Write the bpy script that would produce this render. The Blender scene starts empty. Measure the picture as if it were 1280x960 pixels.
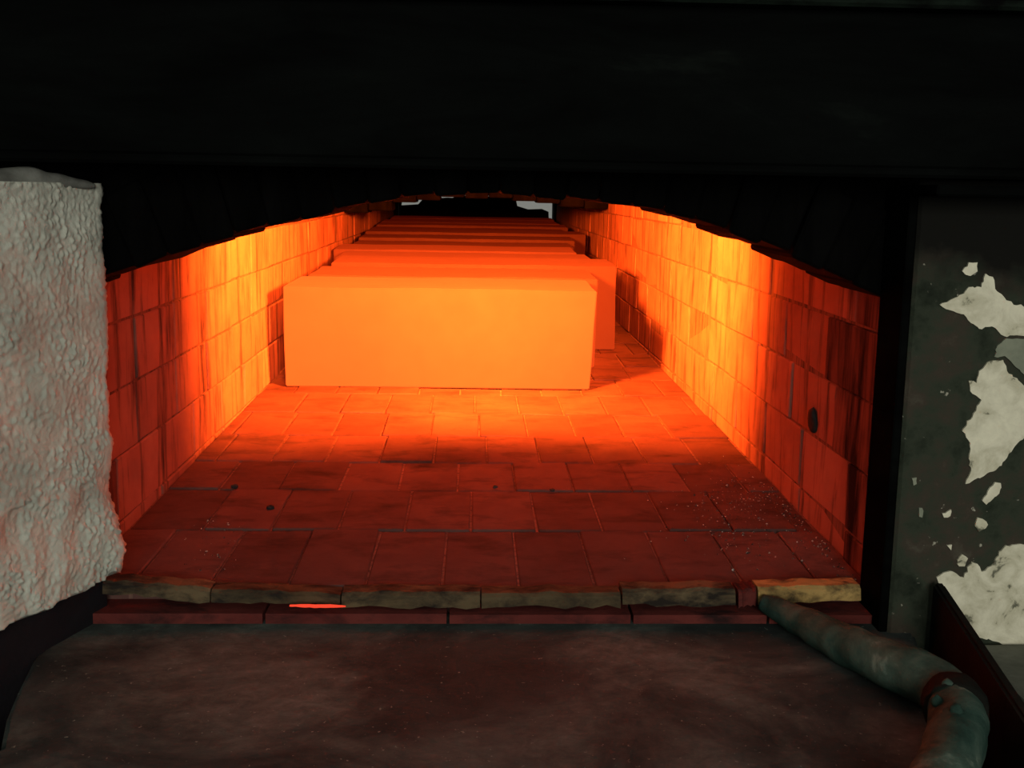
import bpy, bmesh, math, random
from mathutils import Vector, Matrix, noise
random.seed(7)
SC = bpy.context.scene
COL = SC.collection

# ------------------------------------------------------------------ camera
F_PX, CAM_H = 1240.0, 0.60
PITCH, YAW, ROLL, SHIFT = math.radians(8), math.radians(2.3345), math.radians(1.0), -0.05068
fw = Vector((math.sin(YAW)*math.cos(PITCH), math.cos(YAW)*math.cos(PITCH), -math.sin(PITCH)))
rt0 = Vector((math.cos(YAW), -math.sin(YAW), 0)); up0 = rt0.cross(fw)
rt = rt0*math.cos(ROLL) + up0*math.sin(ROLL); up = up0*math.cos(ROLL) - rt0*math.sin(ROLL)
CAM = Vector((0, 0, CAM_H))
cam_d = bpy.data.cameras.new('camera'); cam = bpy.data.objects.new('camera', cam_d); COL.objects.link(cam)
m = Matrix((rt, up, -fw)).transposed().to_4x4(); m.translation = CAM
cam.matrix_world = m
cam_d.sensor_width = 36; cam_d.lens = 36*F_PX/1280; cam_d.shift_y = SHIFT; cam_d.clip_start = 0.02
SC.camera = cam

# ------------------------------------------------------------------ world, lights, exposure
w = bpy.data.worlds.new('workshop_daylight'); SC.world = w; w.use_nodes = True
bg = w.node_tree.nodes['Background']; bg.inputs[0].default_value = (1.0, 1.0, 0.90, 1); bg.inputs[1].default_value = 0.20
SC.view_settings.view_transform = 'Standard'; SC.view_settings.look = 'None'
SC.view_settings.exposure = 0; SC.view_settings.gamma = 1; SC.view_settings.use_curve_mapping = False

def fill_light(loc, aim, power, sx, sy):
    # added area lamp behind the camera that brightens the plaster and front wall
    d = bpy.data.lights.new('daylight_fill_light', 'AREA'); d.shape = 'RECTANGLE'; d.size = sx; d.size_y = sy; d.energy = power; d.color = (1.0, 0.98, 0.86)
    o = bpy.data.objects.new('daylight_fill_light', d); COL.objects.link(o); o.location = loc
    o.rotation_euler = (Vector(aim)-Vector(loc)).to_track_quat('-Z', 'Y').to_euler()
fill_light((0.45, -2.8, 1.15), (0.0, 1.3, 0.1), 80, 1.4, 1.2)
FIRE = (1.0, 0.135, 0.011)
def chamber_fill_light(name, loc, aim, power, angle, blend, radius):
    # added spot lamp hidden behind the mouth arch, standing in for the chamber's glow
    d = bpy.data.lights.new(name, 'SPOT'); d.energy = power; d.color = FIRE
    d.spot_size = math.radians(angle); d.spot_blend = blend; d.shadow_soft_size = radius
    o = bpy.data.objects.new(name, d); COL.objects.link(o); o.location = loc
    o.rotation_euler = (Vector(aim)-Vector(loc)).to_track_quat('-Z', 'Y').to_euler()
    return o
chamber_fill_light('chamber_fill_light', (-0.33, 1.98, 0.74), (-0.60, 3.02, 0.30), 560, 40, 1.0, 0.06)
for x in (0.10, 0.26):
    chamber_fill_light('chamber_fill_light', (x, 1.82, 0.74), (x*0.8, 2.85, 0.06), 45, 56, 1.0, 0.06)
chamber_fill_light('chamber_fill_light', (-0.36, 1.98, 0.74), (0.63, 3.22, 0.44), 2200, 97, 1.0, 0.10)
chamber_fill_light('chamber_fill_light', (0.40, 1.98, 0.74), (-0.60, 3.22, 0.44), 2050, 97, 1.0, 0.10)
def roof_fill(loc, power, size):
    # unseen disc lamp added under the roof to brighten the hot walls
    d = bpy.data.lights.new('roof_fill_light', 'AREA'); d.shape = 'DISK'; d.size = size; d.energy = power; d.color = FIRE
    o = bpy.data.objects.new('roof_fill_light', d); COL.objects.link(o); o.location = loc
    o.rotation_euler = (math.radians(25), 0, 0)
for x in (-0.47, 0.50):
    roof_fill((x*0.7, 2.75, 0.96), 2, 0.14)
    roof_fill((x, 3.15, 0.96), 15, 0.14)
    roof_fill((x, 3.65, 0.96), 9, 0.14)

# ------------------------------------------------------------------ helpers
def at(x, y, Y):
    """point on the plane Y that the photograph shows at pixel x, y"""
    d = fw + rt*((x-640)/F_PX) + up*((480 + SHIFT*1280 - y)/F_PX)
    return CAM + d*(Y/d.y)
def at_z(x, y, z):
    d = fw + rt*((x-640)/F_PX) + up*((480 + SHIFT*1280 - y)/F_PX)
    return CAM + d*((z-CAM_H)/d.z)
SLOPE, FY0 = 0.02, 1.45
def floor_z(Y): return SLOPE*(Y-FY0)
def at_floor(x, y):
    d = fw + rt*((x-640)/F_PX) + up*((480 + SHIFT*1280 - y)/F_PX)
    return CAM + d*((-SLOPE*FY0-CAM_H)/(d.z-SLOPE*d.y))

def tag(o, label=None, cat=None, group=None, kind=None):
    if label: o['label'] = label
    if cat: o['category'] = cat
    if group: o['group'] = group
    if kind: o['kind'] = kind
    return o
def mesh_from_bm(name, bm, mat, smooth=False):
    bmesh.ops.recalc_face_normals(bm, faces=bm.faces)
    me = bpy.data.meshes.new(name); bm.to_mesh(me); bm.free()
    if mat: me.materials.append(mat)
    if smooth:
        for p in me.polygons: p.use_smooth = True
    return me
def link(name, me, parent=None, loc=None):
    o = bpy.data.objects.new(name, me); COL.objects.link(o)
    if parent: o.parent = parent
    if loc is not None: o.location = loc
    return o
def obj(name, bm, mat, parent=None, smooth=False):
    return link(name, mesh_from_bm(name, bm, mat, smooth), parent)
def add_box(bm, x0, x1, y0, y1, z0, z1, shear=0.0):
    vs = [bm.verts.new((x, y, z + shear*(y-FY0))) for x in (x0, x1) for y in (y0, y1) for z in (z0, z1)]
    for f in ((0,1,3,2), (4,6,7,5), (0,4,5,1), (2,3,7,6), (0,2,6,4), (1,5,7,3)):
        bm.faces.new([vs[i] for i in f])
    return vs
def box_bm(*a, bevel=0.0, shear=0.0, seg=1):
    bm = bmesh.new(); add_box(bm, *a, shear=shear)
    if bevel: bmesh.ops.bevel(bm, geom=bm.edges[:], offset=bevel, segments=seg, affect='EDGES', profile=0.6)
    return bm
def brick_mesh(name, sx, sy, sz, mat, seed, bevel=0.005, jit=0.0016):
    """one bevelled, slightly uneven brick centred on its origin"""
    bm = box_bm(-sx/2, sx/2, -sy/2, sy/2, -sz/2, sz/2)
    r = random.Random(seed)
    for v in bm.verts: v.co += Vector((r.uniform(-jit, jit), r.uniform(-jit, jit), r.uniform(-jit, jit)))
    bmesh.ops.bevel(bm, geom=bm.edges[:], offset=bevel, segments=1, affect='EDGES')
    return mesh_from_bm(name, bm, mat)
def tube(bm, pts, radii, seg=16, bump=0.0, freq=40, cap=True):
    n = len(pts); rings = []
    side = None
    for i, p in enumerate(pts):
        t = (pts[min(i+1, n-1)] - pts[max(i-1, 0)]).normalized()
        if side is None:
            side = t.cross(Vector((0, 0, 1)))
            if side.length < 1e-3: side = Vector((1, 0, 0))
        side = (side - t*side.dot(t)).normalized(); b = t.cross(side)
        ring = []
        for k in range(seg):
            a = 2*math.pi*k/seg; d = side*math.cos(a) + b*math.sin(a)
            q = p + d*radii[i]
            if bump: q = q + d*bump*noise.noise(q*freq)
            ring.append(bm.verts.new(q))
        rings.append(ring)
    for i in range(n-1):
        for k in range(seg):
            bm.faces.new((rings[i][k], rings[i][(k+1) % seg], rings[i+1][(k+1) % seg], rings[i+1][k]))
    if cap:
        bm.faces.new(rings[0]); bm.faces.new(rings[-1])
def resample(pts, vals, n):
    """smooth (Catmull-Rom) resampling of a spine and its radii"""
    out, rv = [], []
    k = len(pts)
    for i in range(n):
        t = i/(n-1)*(k-1); j = min(int(t), k-2); u = t-j
        P = [pts[max(0, min(k-1, j+q))] for q in (-1, 0, 1, 2)]; V = [vals[max(0, min(k-1, j+q))] for q in (-1, 0, 1, 2)]
        def cr(a, b, c, d): return 0.5*((2*b) + (c-a)*u + (2*a-5*b+4*c-d)*u*u + (3*b-a-3*c+d)*u**3)
        out.append(cr(*P)); rv.append(cr(*V))
    return out, rv

# ------------------------------------------------------------------ materials
def new_mat(name):
    mt = bpy.data.materials.new(name); mt.use_nodes = True
    nt = mt.node_tree; b = nt.nodes['Principled BSDF']
    return mt, nt, b
def nd(nt, t, **kw):
    n = nt.nodes.new(t)
    for k, v in kw.items(): setattr(n, k, v)
    return n
def noise_node(nt, scale, detail=6, rough=0.6, stretch=(1, 1, 1), dist=0.0):
    g = nd(nt, 'ShaderNodeNewGeometry'); mp = nd(nt, 'ShaderNodeMapping'); mp.inputs['Scale'].default_value = stretch
    nt.links.new(g.outputs['Position'], mp.inputs['Vector'])
    n = nd(nt, 'ShaderNodeTexNoise'); n.inputs['Scale'].default_value = scale
    n.inputs['Detail'].default_value = detail; n.inputs['Roughness'].default_value = rough; n.inputs['Distortion'].default_value = dist
    nt.links.new(mp.outputs[0], n.inputs['Vector'])
    return n.outputs['Fac']
def ramp(nt, fac, stops):
    r = nd(nt, 'ShaderNodeValToRGB'); els = r.color_ramp.elements
    while len(els) < len(stops): els.new(0.5)
    for e, (p, c) in zip(els, stops):
        e.position = p; e.color = (*c, 1) if len(c) == 3 else c
    nt.links.new(fac, r.inputs['Fac']); return r.outputs['Color']
def mix(nt, fac, a, b, mode='MIX'):
    mx = nd(nt, 'ShaderNodeMix', data_type='RGBA', blend_type=mode)
    for s, v in ((mx.inputs[0], fac), (mx.inputs[6], a), (mx.inputs[7], b)):
        if hasattr(v, 'is_linked'): nt.links.new(v, s)
        elif isinstance(v, (int, float)): s.default_value = v
        else: s.default_value = (*v, 1)
    return mx.outputs[2]
def bump(nt, b, h, strength, dist=0.01):
    n = nd(nt, 'ShaderNodeBump'); n.inputs['Strength'].default_value = strength; n.inputs['Distance'].default_value = dist
    nt.links.new(h, n.inputs['Height']); nt.links.new(n.outputs[0], b.inputs['Normal'])
def g3(v): return (v, v, v)

def brick_material(name, c1, c2, soot, soot_lo, soot_hi, streak=(6, 6, 0.7), scale=4.0, rough=0.95):
    mt, nt, b = new_mat(name)
    col = ramp(nt, noise_node(nt, 9, 5), [(0.3, c1), (0.7, c2)])
    oi = nd(nt, 'ShaderNodeObjectInfo')
    tone = ramp(nt, oi.outputs['Random'], [(0, g3(0.78)), (1, g3(1.12))])
    col = mix(nt, 1.0, col, tone, 'MULTIPLY')
    sm = ramp(nt, noise_node(nt, scale, 7, 0.65, streak, 0.3), [(soot_lo, g3(0)), (soot_hi, g3(1))])
    col = mix(nt, sm, col, soot)
    nt.links.new(col, b.inputs['Base Color']); b.inputs['Roughness'].default_value = rough
    b.inputs['Specular IOR Level'].default_value = 0.04
    bump(nt, b, noise_node(nt, 70, 6, 0.7), 0.4, 0.004)
    return mt
M = {}
M['wall_brick'] = brick_material('sooty_firebrick', (0.21, 0.098, 0.08), (0.28, 0.14, 0.11), (0.03, 0.02, 0.02), 0.50, 0.70)
M['jamb_brick'] = brick_material('dark_jamb_brick', (0.10, 0.044, 0.037), (0.17, 0.08, 0.065), (0.015, 0.012, 0.013), 0.42, 0.62)  # darker brick for the first column at the mouth
M['floor_brick'] = brick_material('worn_hearth_brick', (0.085, 0.041, 0.037), (0.115, 0.058, 0.050), (0.035, 0.021, 0.019), 0.50, 0.75, streak=(1.2, 2.5, 1), scale=6)
M['mortar'] = brick_material('dark_joint_mortar', (0.13, 0.070, 0.055), (0.20, 0.105, 0.085), (0.04, 0.03, 0.028), 0.45, 0.7, scale=12)
M['soot_brick'] = brick_material('soot_black_brick', (0.0012, 0.0012, 0.0012), (0.0028, 0.0027, 0.0027), (0.0006, 0.0006, 0.0006), 0.4, 0.65)
M['roof_brick'] = brick_material('roof_firebrick', (0.22, 0.11, 0.09), (0.28, 0.14, 0.11), (0.03, 0.02, 0.02), 0.5, 0.75)
M['ochre_brick'] = brick_material('ochre_sill_brick', (0.30, 0.19, 0.065), (0.48, 0.32, 0.12), (0.05, 0.035, 0.02), 0.44, 0.62, streak=(1.5, 2, 2), scale=12)
M['brown_brick'] = brick_material('brown_sill_brick', (0.085, 0.06, 0.034), (0.135, 0.098, 0.055), (0.022, 0.018, 0.015), 0.42, 0.62, streak=(1, 2, 2), scale=14)
M['red_brick'] = brick_material('red_ledge_brick', (0.10, 0.022, 0.020), (0.16, 0.036, 0.03), (0.025, 0.012, 0.012), 0.46, 0.7, streak=(1, 2, 2), scale=14)

def simple_material(name, stops, scale=6, detail=8, rough=0.8, bscale=60, bstr=0.4, bdist=0.004, stretch=(1, 1, 1), metal=0.0, spec=0.04):
    mt, nt, b = new_mat(name)
    nt.links.new(ramp(nt, noise_node(nt, scale, detail, 0.62, stretch, 0.4), stops), b.inputs['Base Color'])
    b.inputs['Roughness'].default_value = rough; b.inputs['Metallic'].default_value = metal
    b.inputs['Specular IOR Level'].default_value = spec
    bump(nt, b, noise_node(nt, bscale, 6, 0.65), bstr, bdist)
    return mt
M['plaster'] = simple_material('rough_grey_plaster', [(0.3, (0.33, 0.33, 0.285)), (0.5, (0.44, 0.45, 0.39)), (0.7, (0.56, 0.57, 0.50))], scale=9, bscale=130, bstr=0.5, rough=0.85)
M['mortar_bead'] = simple_material('grimy_mortar', [(0.35, (0.05, 0.05, 0.045)), (0.6, (0.17, 0.175, 0.16))], scale=10, bscale=60)
M['soot_steel'] = simple_material('soot_black_steel', [(0.35, g3(0.0015)), (0.62, (0.0035, 0.0042, 0.0040)), (0.85, (0.011, 0.014, 0.012))], scale=3.5, stretch=(0.6, 1, 2.5), rough=1.0, spec=0.0)
M['dim_steel'] = simple_material('dim_green_steel', [(0.4, g3(0.003)), (0.6, (0.010, 0.016, 0.012)), (0.75, (0.022, 0.036, 0.028))], scale=7, stretch=(1, 1, 2), rough=1.0, spec=0.0)
M['dark_steel'] = simple_material('dark_grey_steel', [(0.3, (0.025, 0.028, 0.026)), (0.6, (0.06, 0.066, 0.06)), (0.8, (0.13, 0.14, 0.125))], scale=8, rough=0.75, bscale=45, bstr=0.5)
M['pipe_iron'] = simple_material('scaled_grey_iron', [(0.3, (0.008, 0.020, 0.017)), (0.47, (0.026, 0.052, 0.042)), (0.6, (0.055, 0.085, 0.068)), (0.72, (0.17, 0.21, 0.17))], scale=14, rough=0.75, bscale=60, bstr=0.6)
M['rust_iron'] = simple_material('rust_dark_iron', [(0.35, (0.004, 0.0045, 0.004)), (0.7, (0.012, 0.012, 0.010))], scale=12, rough=0.85)
M['ledge_stone'] = simple_material('grey_green_ledge_render', [(0.3, (0.07, 0.075, 0.06)), (0.7, (0.16, 0.165, 0.135))], scale=12, rough=0.9)
M['cream'] = simple_material('cream_old_render', [(0.25, (0.07, 0.075, 0.055)), (0.37, (0.15, 0.15, 0.11)), (0.41, (0.50, 0.48, 0.36)), (0.55, (0.64, 0.62, 0.49)), (0.75, (0.78, 0.76, 0.60))], scale=26, bscale=80, bstr=0.3, rough=0.9)
M['pale_green'] = simple_material('grey_green_old_render', [(0.3, (0.15, 0.17, 0.13)), (0.7, (0.28, 0.30, 0.23))], scale=16, rough=0.9)
M['grit'] = simple_material('pale_grit', [(0.42, (0.03, 0.025, 0.024)), (0.52, (0.10, 0.085, 0.075)), (0.62, (0.5, 0.46, 0.40))], scale=220, rough=0.8)
M['slag'] = simple_material('black_slag', [(0.35, (0.02, 0.018, 0.018)), (0.7, (0.06, 0.05, 0.05))], scale=30, rough=0.7)
M['shop_floor'] = simple_material('dark_shop_floor', [(0.3, (0.008, 0.007, 0.009)), (0.7, (0.018, 0.016, 0.019))], scale=4, rough=0.95)

def hearth_plate_material():
    mt, nt, b = new_mat('dusty_steel_plate')
    base = ramp(nt, noise_node(nt, 7, 8, 0.65), [(0.3, (0.016, 0.021, 0.021)), (0.7, (0.038, 0.047, 0.046))])
    dust = ramp(nt, noise_node(nt, 3.4, 7, 0.62, (1.0, 1.3, 1), 0.7), [(0.42, g3(0)), (0.74, g3(1))])
    fine = ramp(nt, noise_node(nt, 40, 6, 0.75, (0.8, 1.2, 1), 0.5), [(0.3, g3(0.25)), (0.7, g3(1))])
    fac = mix(nt, 1.0, dust, fine, 'MULTIPLY')
    col = mix(nt, fac, base, (0.15, 0.175, 0.155))
    sp = ramp(nt, noise_node(nt, 150, 2, 0.5), [(0.70, g3(0)), (0.76, g3(1))])
    col = mix(nt, sp, col, (0.12, 0.15, 0.13))
    nt.links.new(col, b.inputs['Base Color']); b.inputs['Roughness'].default_value = 0.7
    b.inputs['Specular IOR Level'].default_value = 0.04
    bump(nt, b, noise_node(nt, 30, 7, 0.7), 0.5, 0.004)
    return mt
M['plate'] = hearth_plate_material()

def front_wall_material():
    mt, nt, b = new_mat('stained_front_render')
    base = ramp(nt, noise_node(nt, 14, 9, 0.65), [(0.3, (0.010, 0.014, 0.010)), (0.48, (0.034, 0.042, 0.030)), (0.6, (0.048, 0.040, 0.031)), (0.75, (0.085, 0.082, 0.062))])
    sp = ramp(nt, noise_node(nt, 75, 3, 0.5), [(0.70, g3(0)), (0.74, g3(1))])
    col = mix(nt, sp, base, (0.33, 0.32, 0.26))
    # soot deposit high on the wall with a ragged lower limit
    g = nd(nt, 'ShaderNodeNewGeometry'); s = nd(nt, 'ShaderNodeSeparateXYZ'); nt.links.new(g.outputs['Position'], s.inputs[0])
    a = nd(nt, 'ShaderNodeMath', operation='MULTIPLY_ADD'); nt.links.new(noise_node(nt, 9, 6, 0.6), a.inputs[0]); a.inputs[1].default_value = 0.22
    nt.links.new(s.outputs['Z'], a.inputs[2])
    sm = ramp(nt, a.outputs[0], [(0.54, g3(0)), (0.64, g3(1))])
    col = mix(nt, sm, col, (0.009, 0.009, 0.008))
    nt.links.new(col, b.inputs['Base Color']); b.inputs['Roughness'].default_value = 0.9
    b.inputs['Specular IOR Level'].default_value = 0.04
    bump(nt, b, noise_node(nt, 40, 8, 0.7), 0.6, 0.005)
    return mt
M['front_wall'] = front_wall_material()

def hot_steel(name, strength):
    """scaled steel hot enough to glow; strength follows each block's own temperature"""
    mt, nt, b = new_mat(name)
    nt.links.new(ramp(nt, noise_node(nt, 16, 6), [(0.3, (0.030, 0.015, 0.012)), (0.7, (0.038, 0.019, 0.0155))]), b.inputs['Base Color'])
    b.inputs['Roughness'].default_value = 0.9; b.inputs['Specular IOR Level'].default_value = 0.1
    b.inputs['Emission Color'].default_value = (1.0, 0.03+0.07*min(1, strength), 0.003+0.008*min(1, strength), 1); b.inputs['Emission Strength'].default_value = strength
    bump(nt, b, noise_node(nt, 50, 5, 0.6), 0.25, 0.003)
    return mt
def glow_strip_material():
    mt, nt, b = new_mat('glowing_strip')
    b.inputs['Base Color'].default_value = (0.05, 0.02, 0.02, 1); b.inputs['Roughness'].default_value = 1
    b.inputs['Emission Color'].default_value = (1.0, 0.06, 0.02, 1); b.inputs['Emission Strength'].default_value = 0.9
    return mt
M['glow_strip'] = glow_strip_material()

# ------------------------------------------------------------------ the setting
XL, XR = -0.60, 0.63          # inner faces of the chamber walls
Y_IN, Y_END = 1.45, 7.60      # mouth and far end
ROOF = 1.02
BRK = 0.115

# hearth floor: sloping slab with rows of bricks
floor = obj('floor', box_bm(XL-0.02, XR+0.02, Y_IN+0.005, Y_END, -0.16, -0.0045, shear=SLOPE), M['mortar'])
tag(floor, 'worn reddish brick hearth floor running back under the glowing blocks', 'floor', kind='structure')
rows = [1.452, 1.699, 1.924, 2.118, 2.335]
while rows[-1] < 4.4: rows.append(rows[-1] + 0.225)
fl_mesh = {}
def floor_brick(x0, x1, y0, y1, k):
    key = (round(x1-x0, 2), round(y1-y0, 2), k)
    if key not in fl_mesh:
        fl_mesh[key] = brick_mesh('hearth_brick', x1-x0-0.003, y1-y0-0.005, 0.05, M['floor_brick'], int(sum(key)*100), 0.0022, 0.0010)
    ym = (y0+y1)/2
    o = link('brick', fl_mesh[key], floor, ((x0+x1)/2, ym, floor_z(ym) - 0.025 + random.uniform(-0.0025, 0.0015)))
    o.rotation_euler = (math.atan(SLOPE) + random.uniform(-.006, .006), random.uniform(-.008, .008), random.uniform(-.006, .006))
px_row0 = [at_floor(px, 700).x for px in (465, 548)]
px_row1 = [at_floor(px, 640).x for px in (430, 510, 583, 662, 742)]
for ri in range(len(rows)-1):
    start = (px_row0[0] if ri == 0 else px_row1[0] if ri == 1 else px_row0[0] + random.uniform(0, .1))
    pitch = 0.118
    xs = [start + pitch*i for i in range(-12, 14)]
    xs = [x for x in xs if XL+0.03 < x < XR-0.03]
    xs = [XL+0.001] + xs + [XR-0.001]
    for a, b_ in zip(xs, xs[1:]):
        floor_brick(a, b_, rows[ri], rows[ri+1], random.randrange(2))

# chamber side walls
def side_wall(name, X, sgn, zoff, joints, label):
    # sgn = -1 for the left wall (solid lies to -X), +1 for the right wall
    a, b_ = sorted((X + sgn*0.0035, X + sgn*0.20))
    wl = obj(name, box_bm(a, b_, Y_IN+0.015, Y_END+0.2, -0.2, ROOF+0.1), M['mortar'])
    tag(wl, label, 'wall', kind='structure')
    meshes = {}
    z = zoff; course = 0
    while z < ROOF:
        y = joints[course % len(joints)]
        ys = [y + 0.235*i for i in range(-3, 30)]
        yst = Y_IN+0.002 if z + BRK < 0.52 else Y_IN+0.222      # higher courses start behind the arch
        ys = [v for v in ys if yst+0.05 < v < 6.3]
        ys = [yst] + ys + [ys[-1]+0.235]
        z1 = z + BRK
        for y0, y1 in zip(ys, ys[1:]):
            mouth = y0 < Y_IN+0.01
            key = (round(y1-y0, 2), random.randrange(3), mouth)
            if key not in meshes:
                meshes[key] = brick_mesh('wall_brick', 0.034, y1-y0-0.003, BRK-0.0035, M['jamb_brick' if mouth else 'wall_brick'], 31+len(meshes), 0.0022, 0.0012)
            o = link('brick', meshes[key], wl, (X + sgn*(0.017+random.uniform(-.002, .003)), (y0+y1)/2, (z+z1)/2 + random.uniform(-.001, .001)))
            o.rotation_euler = (random.uniform(-.006, .006), random.uniform(-.01, .01), random.uniform(-.008, .008))
        z = z1; course += 1
    return wl
wr = side_wall('wall_right', XR, 1, 0.050-BRK, [2.055, 2.055, 1.898, 1.955, 2.07], 'soot-streaked firebrick chamber wall glowing orange beside the blocks, right of the mouth')
wlft = side_wall('wall_left', XL, -1, 0.140-2*BRK, [1.90, 2.13, 2.01, 2.01, 2.01], 'soot-streaked firebrick chamber wall, left of the glowing blocks behind the plaster jamb')

ceil = obj('ceiling', box_bm(XL-0.2, XR+0.2, Y_IN, Y_END+0.2, ROOF, ROOF+0.15), M['roof_brick'])
tag(ceil, 'firebrick roof of the heating chamber behind the mouth arch', 'ceiling', kind='structure')

# mouth wall with its low arch
arch_px = [(60, 372), (110, 352), (165, 335), (220, 312), (300, 293), (360, 277), (430, 259), (500, 247), (560, 242), (620, 240), (680, 245), (735, 252),
           (790, 259), (850, 268), (930, 294), (1005, 325), (1060, 350), (1118, 377)]
arch = [at(x, y, Y_IN) for x, y in arch_px]
prof = [(p.x, p.z) for p in arch]
prof[0] = (XL-0.03, prof[0][1]-0.004); prof[-1] = (XR+0.03, prof[-1][1]-0.012)
def prof_z(x):
    for (x0, z0), (x1, z1) in zip(prof, prof[1:]):
        if x0 <= x <= x1: return z0 + (z1-z0)*(x-x0)/(x1-x0)
    return prof[0][1] if x < prof[0][0] else prof[-1][1]
RING = 0.115
bm = bmesh.new()
top = 1.35; ya, yb = Y_IN+0.012, Y_IN+0.215
low = [(XL-0.25, -0.25), (XL-0.25, top), (XR+0.45, top), (XR+0.45, -0.25)]
strip = [(XL-0.25, prof[0][1]+RING*0.9)] + [(x, z+RING*0.9) for x, z in prof] + [(XR+0.45, prof[-1][1]+RING*0.9)]
for (x0, z0), (x1, z1) in zip(strip, strip[1:]):
    vs = [bm.verts.new((x, y, z)) for y in (ya, yb) for x, z in ((x0, z0), (x1, z1), (x1, top), (x0, top))]
    for f in ((0,1,2,3), (4,7,6,5), (0,4,5,1), (2,6,7,3), (1,5,6,2), (0,3,7,4)): bm.faces.new([vs[i] for i in f])
add_box(bm, XL-0.25, XL-0.025, ya, yb, -0.25, strip[0][1]); add_box(bm, XR+0.03, XR+0.45, ya, yb, -0.25, strip[-1][1])
wall_front = obj('wall_front', bm, M['soot_brick'])
tag(wall_front, 'soot-black front wall with a low brick arch over the furnace mouth', 'wall', kind='structure')
# voussoirs
NV = 27
xs = [prof[0][0] + (prof[-1][0]-prof[0][0])*i/NV for i in range(NV+1)]
cen = Vector(((XL+XR)/2, 0, -0.75))
for i in range(NV):
    a, b_ = Vector((xs[i]+0.0003, 0, prof_z(xs[i]))), Vector((xs[i+1]-0.0003, 0, prof_z(xs[i+1])))
    jz = random.uniform(-0.004, 0.004); jy = random.uniform(-0.006, 0.004)
    a.z += jz; b_.z += jz
    na, nb = (a-cen).normalized(), (b_-cen).normalized()
    bm = bmesh.new()
    vs = []
    for y in (Y_IN+jy, Y_IN+0.225):
        for p in (a, b_, b_+nb*RING, a+na*RING): vs.append(bm.verts.new((p.x, y, p.z)))
    for f in ((0,1,2,3), (4,7,6,5), (0,4,5,1), (2,6,7,3), (1,5,6,2), (0,3,7,4)): bm.faces.new([vs[k] for k in f])
    bmesh.ops.bevel(bm, geom=bm.edges[:], offset=0.004, segments=1, affect='EDGES')
    obj('arch_brick', bm, M['soot_brick'], wall_front)

# hanging brick baffle across the chamber
bp = [(XL-0.01, 0.487), (-0.46, 0.50), (-0.36, 0.535), (-0.2, 0.565), (0, 0.577), (0.2, 0.57), (0.4, 0.545), (XR+0.01, 0.52)]
def bp_z(x):
    for (x0, z0), (x1, z1) in zip(bp, bp[1:]):
        if x0 <= x <= x1: return z0 + (z1-z0)*(x-x0)/(x1-x0)
    return 0.5
wm = obj('wall_middle', box_bm(XL-0.01, XR+0.01, 4.66, 4.86, 0.70, ROOF+0.02), M['roof_brick'])
tag(wm, 'dark brick baffle hanging from the chamber roof above the rear blocks', 'wall', kind='structure')
n = 11
for i in range(n):
    x0, x1 = XL + (XR-XL)*i/n, XL + (XR-XL)*(i+1)/n
    z0 = bp_z((x0+x1)/2) + random.uniform(-.006, .006)
    obj('brick', box_bm(x0+.002, x1-.002, 4.65+random.uniform(-.006, .006), 4.87, z0, 0.715, bevel=0.005), M['soot_brick'], wm)

# far end: wall with charging door that does not quite close
bm = bmesh.new()
add_box(bm, XL-0.2, XL+0.03, Y_END, Y_END+0.2, -0.1, ROOF+0.1); add_box(bm, XR-0.015, XR+0.2, Y_END, Y_END+0.2, -0.1, ROOF+0.1)
add_box(bm, XL+0.03, XR-0.015, Y_END, Y_END+0.2, 0.575, ROOF+0.1)
wb = obj('wall_back', bm, M['soot_brick']); tag(wb, 'dark far end wall of the chamber behind the last blocks', 'wall', kind='structure')
bm = bmesh.new()
dp = [(XL+0.036, 0.0), (XL+0.036, 0.515), (-0.545, 0.53), (-0.55, 0.49), (-0.42, 0.50), (-0.39, 0.535), (-0.2, 0.555), (-0.16, 0.553), (-0.12, 0.574), (0.05, 0.568), (0.32, 0.566),
      (0.335, 0.50), (0.42, 0.475), (0.525, 0.48), (0.575, 0.46), (0.585, 0.30), (0.585, 0.0)]
fv = [bm.verts.new((x, Y_END+0.03, z)) for x, z in dp]; face = bm.faces.new(fv)
ex = bmesh.ops.extrude_face_region(bm, geom=[face])
for v in ex['geom']:
    if isinstance(v, bmesh.types.BMVert): v.co.y += 0.06
cd = obj('door_1', bm, M['soot_brick']); tag(cd, 'dark charging door at the far end with daylight showing round its top', 'door', kind='structure')

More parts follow.
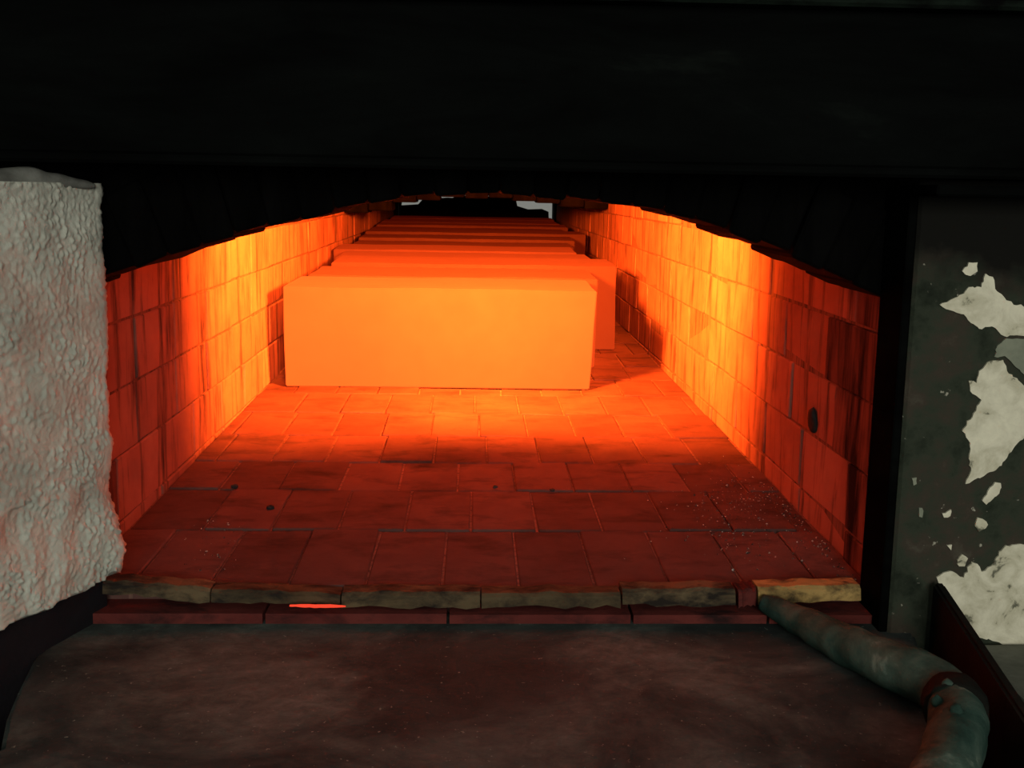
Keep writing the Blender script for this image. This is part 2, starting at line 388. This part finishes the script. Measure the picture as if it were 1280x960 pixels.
# ------------------------------------------------------------------ rough plaster jamb on the left
def plaster_jamb():
    zb = 0.040
    P = at_z(153, 712, zb); Q = at_z(0, 790, zb)
    d = Vector((Q.x-P.x, Q.y-P.y, 0)); d.normalize()
    ztop = 0.603
    nrm = Vector((-d.y, d.x, 0));  nrm = nrm if nrm.x > 0 else -nrm     # towards the opening
    # plan profile: return behind the rounded corner, then the long face towards the camera
    r = 0.020
    plan = []
    back = Vector((P.x, P.y, 0)) - nrm*0.13
    for t in (0, .25, .5, .75): plan.append((back.lerp(Vector((P.x, P.y, 0)) - nrm*r, t), -d))
    for i in range(7):
        a = i/6*math.pi/2
        c = Vector((P.x, P.y, 0)) - nrm*r + d*r
        nn = -d*math.cos(a) + nrm*math.sin(a)
        plan.append((c + nn*r, nn))
    NU = 170; L = 0.62
    for i in range(1, NU+1): plan.append((Vector((P.x, P.y, 0)) + d*(r + L*(0.45*i/NU + 0.55*(i/NU)**3)), nrm))
    NVv = 260
    bm = bmesh.new(); grid = []
    for j in range(NVv+1):
        t = j/NVv; row = []
        for (p, nn) in plan:
            s = (p - Vector((P.x, P.y, 0))).dot(d)
            bot = zb + 0.010*noise.noise(Vector((s*18, 0, 3))) + 0.006*noise.noise(Vector((s*60, 0, 9)))
            z = bot + (ztop-bot)*t
            q = Vector((p.x, p.y, z))
            u = Vector((s, p.dot(nrm), z))
            uw = u + 0.006*noise.noise_vector(u*45)
            cell = noise.voronoi(Vector((uw.x*1.15, uw.y, uw.z*0.8))*118)[0][0]
            knob = max(0.0, 0.55-cell)*(0.35+0.9*max(0.0, 0.5+noise.noise(u*14+Vector((3, 3, 3)))))
            amp = 0.0045*noise.noise(u*20) + 0.0085*knob + 0.0013*noise.noise(u*210)
            # broad trowel smears low down
            if z < 0.19: amp += 0.006*noise.noise(Vector((s*30, 1.3, z*9)))
            edge = max(0, 1-abs(s)/0.05)
            wob = 0.010*noise.noise(Vector((z*9, 4.2, 0.3))) + 0.004*noise.noise(Vector((z*40, 1.1, 7)))
            foot = 0.012*math.exp(-((z-0.075)/0.03)**2)*math.exp(-((s-0.012)/0.03)**2)
            row.append(bm.verts.new(q + nn*(amp+foot) - d*edge*wob))
        grid.append(row)
    n = len(plan)
    for j in range(NVv):
        for i in range(n-1):
            bm.faces.new((grid[j][i], grid[j][i+1], grid[j+1][i+1], grid[j+1][i]))
    # close the slab behind
    deep = 0.14
    b0 = [bm.verts.new(Vector((plan[-1][0].x, plan[-1][0].y, 0)) - nrm*deep + Vector((0, 0, z))) for z in (zb, ztop)]
    bm.faces.new([grid[0][i] for i in range(n)] + [b0[0]]); bm.faces.new([grid[NVv][i] for i in range(n)] + [b0[1]])
    bm.faces.new([grid[j][n-1] for j in range(NVv+1)] + [b0[1], b0[0]]); bm.faces.new([grid[j][0] for j in range(NVv+1)] + [b0[1], b0[0]])
    o = obj('wall_front_left', bm, M['plaster'], smooth=True)
    return tag(o, 'rough knobbly grey plaster jamb splayed out at the left of the furnace mouth', 'wall', kind='structure'), P, d, nrm
pj, PJ, PD, PN = plaster_jamb()

# grimy base below the plaster, then the dark shop floor
pts = [Vector((PJ.x, PJ.y, 0)) - PN*0.03, Vector((PJ.x, PJ.y, 0)) - PN*0.03 + PD*0.62, Vector((PJ.x, PJ.y, 0)) - PN*0.16 + PD*0.62, Vector((PJ.x, PJ.y, 0)) - PN*0.16]
bm = bmesh.new()
lo = [bm.verts.new((p.x, p.y, -0.70)) for p in pts]; hi = [bm.verts.new((p.x, p.y, 0.032)) for p in pts]
bm.faces.new(lo); bm.faces.new(hi)
for i in range(4): bm.faces.new((lo[i], lo[(i+1) % 4], hi[(i+1) % 4], hi[i]))
wbl = obj('wall_base_left', bm, M['shop_floor']); tag(wbl, 'dark grimy wall foot below the broken lower edge of the plaster jamb', 'wall', kind='structure')
sf = obj('floor_workshop', box_bm(-3, 3, -3, 1.6, -0.75, -0.70), M['shop_floor']); tag(sf, 'dark workshop floor below the furnace front', 'floor', kind='structure')
fb = obj('wall_base', box_bm(XL-0.25, XR+0.45, 1.16, 1.66, -0.70, -0.17), M['shop_floor']); tag(fb, 'dark masonry base carrying the furnace mouth', 'wall', kind='structure')

# mortar bead and sooty masonry above the plaster
spine = [at(-60, 226, 1.25), at(0, 224, 1.285), at(50, 226, 1.33), at(85, 229, 1.36), at(118, 233, 1.385)]
sp, rr = resample(spine, [0.017, 0.016, 0.014, 0.010, 0.004], 40)
bm = bmesh.new(); tube(bm, sp, rr, 14, 0.006, 35)
tb = obj('trim_1', bm, M['mortar_bead'], smooth=True); tag(tb, 'lumpy grey mortar bead along the top of the plaster jamb', 'trim', kind='structure')

# ------------------------------------------------------------------ right front wall with peeling render
YW = 1.37
xw = at(1130, 520, YW).x
wfr = obj('wall_front_right', box_bm(xw, xw+0.75, YW, YW+0.075, -0.25, 0.66, bevel=0.004), M['front_wall'])
tag(wfr, 'dark stained front wall with cream patches of peeling render, right of the mouth', 'wall', kind='structure')
patches = [
 ('cream', [(1175,381),(1192,373),(1205,367),(1211,359),(1227,359),(1232,342),(1241,346),(1244,361),(1255,371),(1267,381),(1292,383),(1315,372),(1348,380),(1362,398),(1340,412),(1318,409),(1292,416),(1280,420),(1255,420),(1240,408),(1224,411),(1214,404),(1205,393),(1192,389)]),
 ('cream', [(1203,339),(1211,328),(1222,328),(1222,339),(1213,345)]),
 ('pale_green', [(1258,423),(1292,424),(1318,430),(1326,452),(1306,466),(1292,470),(1280,468),(1264,452),(1256,445),(1243,446),(1247,432)]),
 ('cream', [(1239,451),(1254,450),(1261,467),(1277,479),(1292,490),(1322,484),(1338,505),(1324,530),(1300,536),(1292,540),(1275,551),(1261,567),(1252,582),(1230,595),(1207,605),(1214,589),(1211,573),(1213,554),(1203,539),(1217,517),(1227,500),(1213,489),(1211,476),(1221,479),(1224,464)]),
 ('cream', [(1244,603),(1251,604),(1249,617),(1233,631),(1228,626),(1235,614)]),
 ('cream', [(1222,647),(1229,649),(1235,656),(1224,665),(1219,658)]),
 ('cream', [(1178,642),(1189,637),(1188,645),(1180,647)]),
 ('cream', [(1197,700),(1203,693),(1210,698),(1206,708),(1199,708)]),
 ('cream', [(1171,722),(1180,716),(1189,714),(1205,722),(1214,702),(1222,705),(1227,715),(1239,708),(1249,690),(1258,682),(1292,680),(1330,690),(1352,672),(1388,690),(1395,740),(1370,775),(1380,820),(1350,838),(1292,835),(1270,815),(1264,811),(1249,803),(1224,797),(1205,781),(1196,769),(1183,745)]),
 ('pale_green', [(1140,598),(1146,597),(1146,605),(1142,607)]),
 ('pale_green', [(1149,635),(1153,635),(1153,647),(1149,646)]),
 ('cream', [(1184,682),(1190,681),(1189,688)]),
]
for i, (mk, poly) in enumerate(patches):
    r = random.Random(100+i)
    pts = []
    for a, b_ in zip(poly, poly[1:]+poly[:1]):
        L = math.hypot(b_[0]-a[0], b_[1]-a[1]); k = max(1, int(L/4))
        for q in range(k):
            t = q/k; jx = r.uniform(-1.5, 1.5) if q else 0
            pts.append((a[0]+(b_[0]-a[0])*t + jx, a[1]+(b_[1]-a[1])*t + (r.uniform(-1.5, 1.5) if q else 0)))
    bm = bmesh.new()
    vs = [bm.verts.new(at(x, y, YW-0.0028)) for x, y in pts]
    bmesh.ops.remove_doubles(bm, verts=vs, dist=1e-5)
    fc = bm.faces.new(bm.verts[:])
    ex = bmesh.ops.extrude_face_region(bm, geom=[fc])
    for v in ex['geom']:
        if isinstance(v, bmesh.types.BMVert): v.co.y += 0.0035
    bmesh.ops.triangulate(bm, faces=[f for f in bm.faces if len(f.verts) > 4])
    obj('render_patch', bm, M[mk], wfr)

jr = obj('trim_4', box_bm(xw-0.012, xw, YW+0.004, YW+0.085, -0.05, 0.62, bevel=0.002), M['soot_steel'])
tag(jr, 'soot-black steel channel standing between the mouth and the peeling wall', 'trim', kind='structure')
# steel guide on the jamb next to the right wall
gx = at(1109, 520, 1.435).x
bm = box_bm(gx-0.003, gx+0.004, 1.425, 1.445, -0.03, 0.46, bevel=0.0015)
gd = obj('trim_2', bm, M['brown_brick']); tag(gd, 'thin worn steel edge strip standing at the right jamb of the mouth', 'trim', kind='structure')

# ------------------------------------------------------------------ hearth sill, red ledge and glow strip
def sill(px0, px1, ytop0, ytop1, h0, h1, mk, Yf, label=None):
    """one sill brick: front face outlined between two pixels columns, ragged top"""
    bm = bmesh.new(); N = 10; grid = []
    for i in range(N+1):
        t = i/N; x = px0+(px1-px0)*t; y = ytop0+(ytop1-ytop0)*t; h = h0+(h1-h0)*t
        p = at(x, y+4, Yf); q = at(x, y+h+1, Yf)
        jz = random.uniform(-.002, .002); jy = random.uniform(-.002, .002); jb = random.uniform(-.003, .003)
        grid.append([bm.verts.new((p.x, Yf+0.035, p.z+jz-0.001)), bm.verts.new((p.x, Yf+0.006+jy, p.z+jz)), bm.verts.new((p.x, Yf+jy, p.z+jz-0.004)),
                     bm.verts.new((q.x, Yf+jy, q.z+jb)), bm.verts.new((q.x, Yf+0.035, q.z+jb))])
    for a, b_ in zip(grid, grid[1:]):
        for k in range(5): bm.faces.new((a[k], a[(k+1) % 5], b_[(k+1) % 5], b_[k]))
    bm.faces.new(grid[0]); bm.faces.new(grid[-1])
    o = obj('sill_brick', bm, M[mk], floor)
    if label: o['label'] = label
YS = 1.415
sill(128, 262, 722, 733, 18, 20, 'brown_brick', YS)
sill(264, 425, 733, 740, 17, 16, 'brown_brick', YS)
sill(427, 600, 737, 738, 20, 20, 'brown_brick', YS)
sill(602, 776, 738, 738, 20, 20, 'brown_brick', YS)
sill(778, 920, 733, 733, 22, 24, 'brown_brick', YS)
sill(923, 946, 735, 732, 22, 24, 'red_brick', YS)
sill(948, 1076, 732, 728, 24, 22, 'ochre_brick', YS, 'yellow ochre sill brick')
ld = bmesh.new()
for a, b_ in ((110, 330), (332, 560), (562, 790), (792, 960), (962, 1118)):
    p, q = at(a, 757, 1.405), at(b_, 757, 1.405)
    add_box(ld, p.x, q.x-0.002, 1.402, 1.47, -0.075, -0.022+(random.uniform(-.002, .002)))
lo = obj('trim_3', ld, M['red_brick']); tag(lo, 'dull red brick ledge below the hearth sill', 'trim', kind='structure')
bm = bmesh.new()
a, b_ = at(362, 757, 1.396), at(432, 758, 1.396)  # added emissive strip for the red glow through the gap
sp, rr = resample([a, a.lerp(b_, .3), a.lerp(b_, .7), b_], [0.0012, 0.0026, 0.0026, 0.0012], 14)
tube(bm, sp, rr, 8, 0.0008, 200)
em = obj('glow_strip', bm, M['glow_strip'], smooth=True); tag(em, 'thin bright red strip added for the glow from the joint between hearth sill and steel plate', 'glow_strip')

# ------------------------------------------------------------------ glowing blocks on the hearth
PITCH_Y, DEP, HGT = 0.335, 0.295, 0.292
ordw = ['', 'second', 'third', 'fourth', 'fifth', 'sixth', 'seventh', 'eighth', 'ninth', 'tenth', 'eleventh', 'twelfth', 'thirteenth']
spans = [(-0.542, 0.352, 0), (-0.525, 0.405, 0), (-0.50, 0.515, .01), (-0.53, 0.47, 0), (-0.585, 0.44, .005), (-0.55, 0.46, 0), (-0.555, 0.50, .01), (-0.56, 0.59, .02),
         (-0.57, 0.52, .01), (-0.565, 0.56, .02), (-0.57, 0.54, .02), (-0.56, 0.55, .01), (-0.565, 0.56, .015)]
temps = [1.35, 0.60, 0.50, 0.45, 0.36, 0.12, 0.08, 0.07, 0.06, 0.05, 0.045, 0.04, 0.03]
descr = ['bright yellow-orange glowing block, the frontmost, its whole face showing',
         'orange glowing block directly behind the frontmost one',
         'orange-red glowing block, third from the front, dark end jutting out at the right']
for k, ((xa, xb, dz), T) in enumerate(zip(spans, temps)):
    y0 = 2.862 + PITCH_Y*k; ym = y0 + DEP/2
    bm = box_bm(-(xb-xa)/2, (xb-xa)/2, -DEP/2, DEP/2, 0, HGT+dz)
    bmesh.ops.subdivide_edges(bm, edges=bm.edges[:], cuts=6, use_grid_fill=True)
    for v in bm.verts:
        q = v.co*5 + Vector((k*3.1, 0, 0))
        n_ = noise.noise_vector(q)
        v.co += Vector((n_.x*0.004, n_.y*0.004, n_.z*0.0035 if v.co.z > 0.01 else 0))
        if k == 0 and v.co.x > 0.3: v.co.x += 0.012*(v.co.z/HGT) - 0.004
    ed = [e for e in bm.edges if e.calc_face_angle(0) > 1.0]
    bmesh.ops.bevel(bm, geom=ed, offset=0.003, segments=2, affect='EDGES')
    o = obj('steel_block', bm, hot_steel('glowing_steel' , T), smooth=False)
    o.location = ((xa+xb)/2, ym, floor_z(ym)+0.0015)
    o.rotation_euler = (math.atan(SLOPE), 0, (-0.012 if k == 0 else random.uniform(-.008, .008)))
    lab = descr[k] if k < 3 else ('%s block from the front in the glowing row, %s' % (ordw[k], 'orange-red' if k < 7 else 'dull dark red'))
    tag(o, lab, 'steel block', 'blocks heating in a row on the hearth')

# ------------------------------------------------------------------ charging plate in front
zp = -0.036
out_px = [(97, 776), (620, 772), (1150, 775)]
outl = [at_z(97, 768, zp), at_z(620, 766, zp), at_z(1135, 770, zp)]
outl += [Vector((0.555, 0.98, zp)), Vector((0.49, 0.62, zp)), Vector((-0.72, 0.62, zp)), Vector((-0.635, 0.95, zp))]
outl += [at_z(x, y, zp) for x, y in ((0, 935), (8, 895), (22, 862), (42, 828), (66, 790), (80, 775))]
bm = bmesh.new()
fc = bm.faces.new([bm.verts.new((p.x, p.y, zp)) for p in outl])
ex = bmesh.ops.extrude_face_region(bm, geom=[fc])
for v in ex['geom']:
    if isinstance(v, bmesh.types.BMVert): v.co.z -= 0.045
bmesh.ops.bevel(bm, geom=[e for e in bm.edges if all(abs(v.co.z-zp) < 1e-5 for v in e.verts)], offset=0.006, segments=3, affect='EDGES')
pl = obj('charging_plate', bm, M['plate'])
tag(pl, 'dusty dark steel plate with rounded corner in front of the furnace mouth', 'steel plate')

# bent tapering iron pipe
spx = [(952, 752, 1.405, 10), (985, 768, 1.375, 17), (1040, 797, 1.315, 25), (1100, 825, 1.255, 30), (1150, 846, 1.205, 34), (1184, 868, 1.17, 34), (1197, 900, 1.14, 35), (1190, 940, 1.105, 35), (1172, 985, 1.07, 35), (1140, 1040, 1.03, 36), (1100, 1110, .98, 36)]
spine = [at(x, y, Y) for x, y, Y, r in spx]; rad = [r*Y/F_PX for x, y, Y, r in spx]
for i, ((x, y, Y, _), r) in enumerate(zip(spx, rad)):
    if i > 3 or spine[i].z < zp + r*1.12: spine[i] = at_z(x, y, zp + r*1.12)     # lies on the plate
sp, rr = resample(spine, rad, 90)
root = bpy.data.objects.new('bent_pipe', None); COL.objects.link(root); root.location = (0, 0, 0)
tag(root, 'thick tapering dark iron pipe bent at the knuckle, lying across the steel plate', 'pipe')
bm = bmesh.new(); tube(bm, sp, rr, 22, 0.0035, 32)
obj('pipe_body', bm, M['pipe_iron'], root, smooth=True)
i0 = 46
bm = bmesh.new(); tube(bm, sp[i0:i0+6], [r*1.07+0.002*math.sin(i/5*math.pi) for i, r in enumerate(rr[i0:i0+6])], 22, 0.006, 60)
obj('collar', bm, M['rust_iron'], root, smooth=True)
for i, ang in ((50, 1.2), (54, 0.7), (58, 1.5)):
    t = (sp[i+1]-sp[i-1]).normalized(); s = t.cross(Vector((0, 0, 1))).normalized(); b_ = s.cross(t)
    q = sp[i] + (b_*math.sin(ang) + s*math.cos(ang))*rr[i]*0.98
    bm = bmesh.new(); bmesh.ops.create_icosphere(bm, subdivisions=2, radius=0.0075)
    for v in bm.verts: v.co = v.co*(1+0.35*noise.noise(v.co*200+Vector((i, 0, 0)))) + q
    obj('scale_lump', bm, M['pipe_iron'], root, smooth=True)

# rail plate standing at the right of the charging plate
A, B = at(1166, 727, 1.355), at(1300, 930, 1.0)
dv = Vector((B.x-A.x, B.y-A.y, 0)).normalized(); nv = Vector((-dv.y, dv.x, 0)); nv = nv if nv.x > 0 else -nv
B2 = Vector((A.x, A.y, 0)) + dv*0.75
bm = bmesh.new()
vs = []
for (p, zt) in ((A, A.z), (B2, A.z)):
    zt = A.z if p is A else A.z + (B.z-A.z)*0.75/math.hypot(B.x-A.x, B.y-A.y)
    for off in (0, 0.016):
        for z in (-0.16, zt): vs.append(bm.verts.new((p.x+nv.x*off, p.y+nv.y*off, z)))
for f in ((0,1,3,2), (4,6,7,5), (0,4,5,1), (2,3,7,6), (0,2,6,4), (1,5,7,3)): bm.faces.new([vs[i] for i in f])
bmesh.ops.bevel(bm, geom=bm.edges[:], offset=0.004, segments=2, affect='EDGES')
rp = obj('guide_rail', bm, M['rust_iron']); tag(rp, 'black upright steel guide plate running forward beside the bent pipe', 'steel rail')
q = at(1222, 795, 1.36)
lb = obj('stone_ledge', box_bm(q.x-0.02, q.x+0.4, 0.95, 1.362, -0.30, q.z-0.012, bevel=0.008, seg=2), M['ledge_stone'])
tag(lb, 'grey-green rendered ledge at the foot of the peeling wall, behind the guide plate', 'ledge')

# ------------------------------------------------------------------ lifted furnace door overhead
dr = bpy.data.objects.new('furnace_door', None); COL.objects.link(dr); dr.location = (0, 1.30, 0.635)
tag(dr, 'lifted soot-black steel furnace door filling the space above the mouth', 'furnace door')
def door_part(name, *a, bevel=0.004, mat='soot_steel'):
    o = obj(name, box_bm(*a, bevel=bevel), M[mat], dr); o.location = (0, -1.30, -0.635)
    return o
door_part('panel', -1.3, 1.4, 1.30, 1.36, 0.640, 1.25)
door_part('bottom_flange', -1.3, 1.4, 1.275, 1.36, 0.628, 0.640)
door_part('stiffener', -1.3, 1.4, 1.265, 1.30, 0.838, 0.850, mat='dim_steel')
for x in (-0.75, 0.75): door_part('rib', x, x+0.012, 1.29, 1.30, 0.64, 0.838)
br = obj('hanger_bracket', box_bm(0.60, 0.80, 1.275, 1.36, 0.605, 0.620, bevel=0.003), M['soot_steel'], dr); br.location = (0, -1.30, -0.635)

# ------------------------------------------------------------------ loose bits on the hearth
def pebble(name, px, py, r, mk, label, seed):
    p = at_floor(px, py)
    bm = bmesh.new(); bmesh.ops.create_icosphere(bm, subdivisions=2, radius=r)
    for v in bm.verts:
        v.co *= 1 + 0.45*noise.noise(v.co/r*1.3 + Vector((seed*7.7, 0, 0)))
        v.co.z *= 0.6
    zmin = min(v.co.z for v in bm.verts)
    o = obj(name, bm, M[mk], smooth=False); o.location = (p.x, p.y, floor_z(p.y) - zmin - 0.001)
    tag(o, label, 'slag lump', 'slag lumps on the hearth')
pebble('slag_lump', 293, 610, 0.007, 'slag', 'small black slag lump on the hearth nearest the left wall', 1)
pebble('slag_lump', 338, 636, 0.007, 'slag', 'flat black slag lump on the hearth just above the pale floor joint', 2)
pebble('slag_lump', 619, 610, 0.005, 'slag', 'tiny black slag crumb in the middle of the hearth floor', 3)
pebble('slag_lump', 690, 614, 0.005, 'slag', 'tiny black slag crumb on the hearth, right of the middle one', 4)
r = random.Random(5)
bm = bmesh.new()
for i in range(980):
    t = r.random()
    if i < 660: px = r.gauss(945, 48); py = r.gauss(640, 24)
    elif i < 880: tt = r.random(); px = 955+tt*115+r.gauss(0, 8); py = 600+tt*125+r.gauss(0, 7)
    elif i < 930: px = r.uniform(230, 300); py = r.uniform(650, 715)
    else: px = r.uniform(860, 1060); py = r.uniform(590, 720)
    p = at_floor(px, py)
    if not (XL+0.02 < p.x < XR-0.012 and 1.46 < p.y < 2.4): continue
    s = abs(r.gauss(0.0009, 0.0008)) + 0.0006
    c = Vector((p.x, p.y, floor_z(p.y) + s*0.4))
    vv = [bm.verts.new(c + Vector((r.uniform(.6, 1.3)*s*a, r.uniform(.6, 1.3)*s*b_, s*c_*r.uniform(.5, 1)))) for a, b_, c_ in ((1,0,0), (0,1,0), (-1,0,0), (0,-1,0), (0,0,1), (0,0,-1))]
    for f in ((0,1,4), (1,2,4), (2,3,4), (3,0,4), (1,0,5), (2,1,5), (3,2,5), (0,3,5)): bm.faces.new([vv[k] for k in f])
gr = obj('grit', bm, M['grit']); tag(gr, 'pale crumbs of grit scattered on the hearth along the right wall', 'grit', kind='stuff')
# burnt lump stuck on the right wall
p = None
d = fw + rt*((1016-640)/F_PX) + up*((480 + SHIFT*1280 - 525)/F_PX)
p = CAM + d*((XR-CAM.x)/d.x)
bm = bmesh.new(); bmesh.ops.create_icosphere(bm, subdivisions=2, radius=0.02)
for v in bm.verts:
    v.co *= 1 + 0.4*noise.noise(v.co*60)
    v.co.x *= 0.35; v.co.z *= 1.2
    v.co += p
obj('slag_crust', bm, M['slag'], wr, smooth=True)
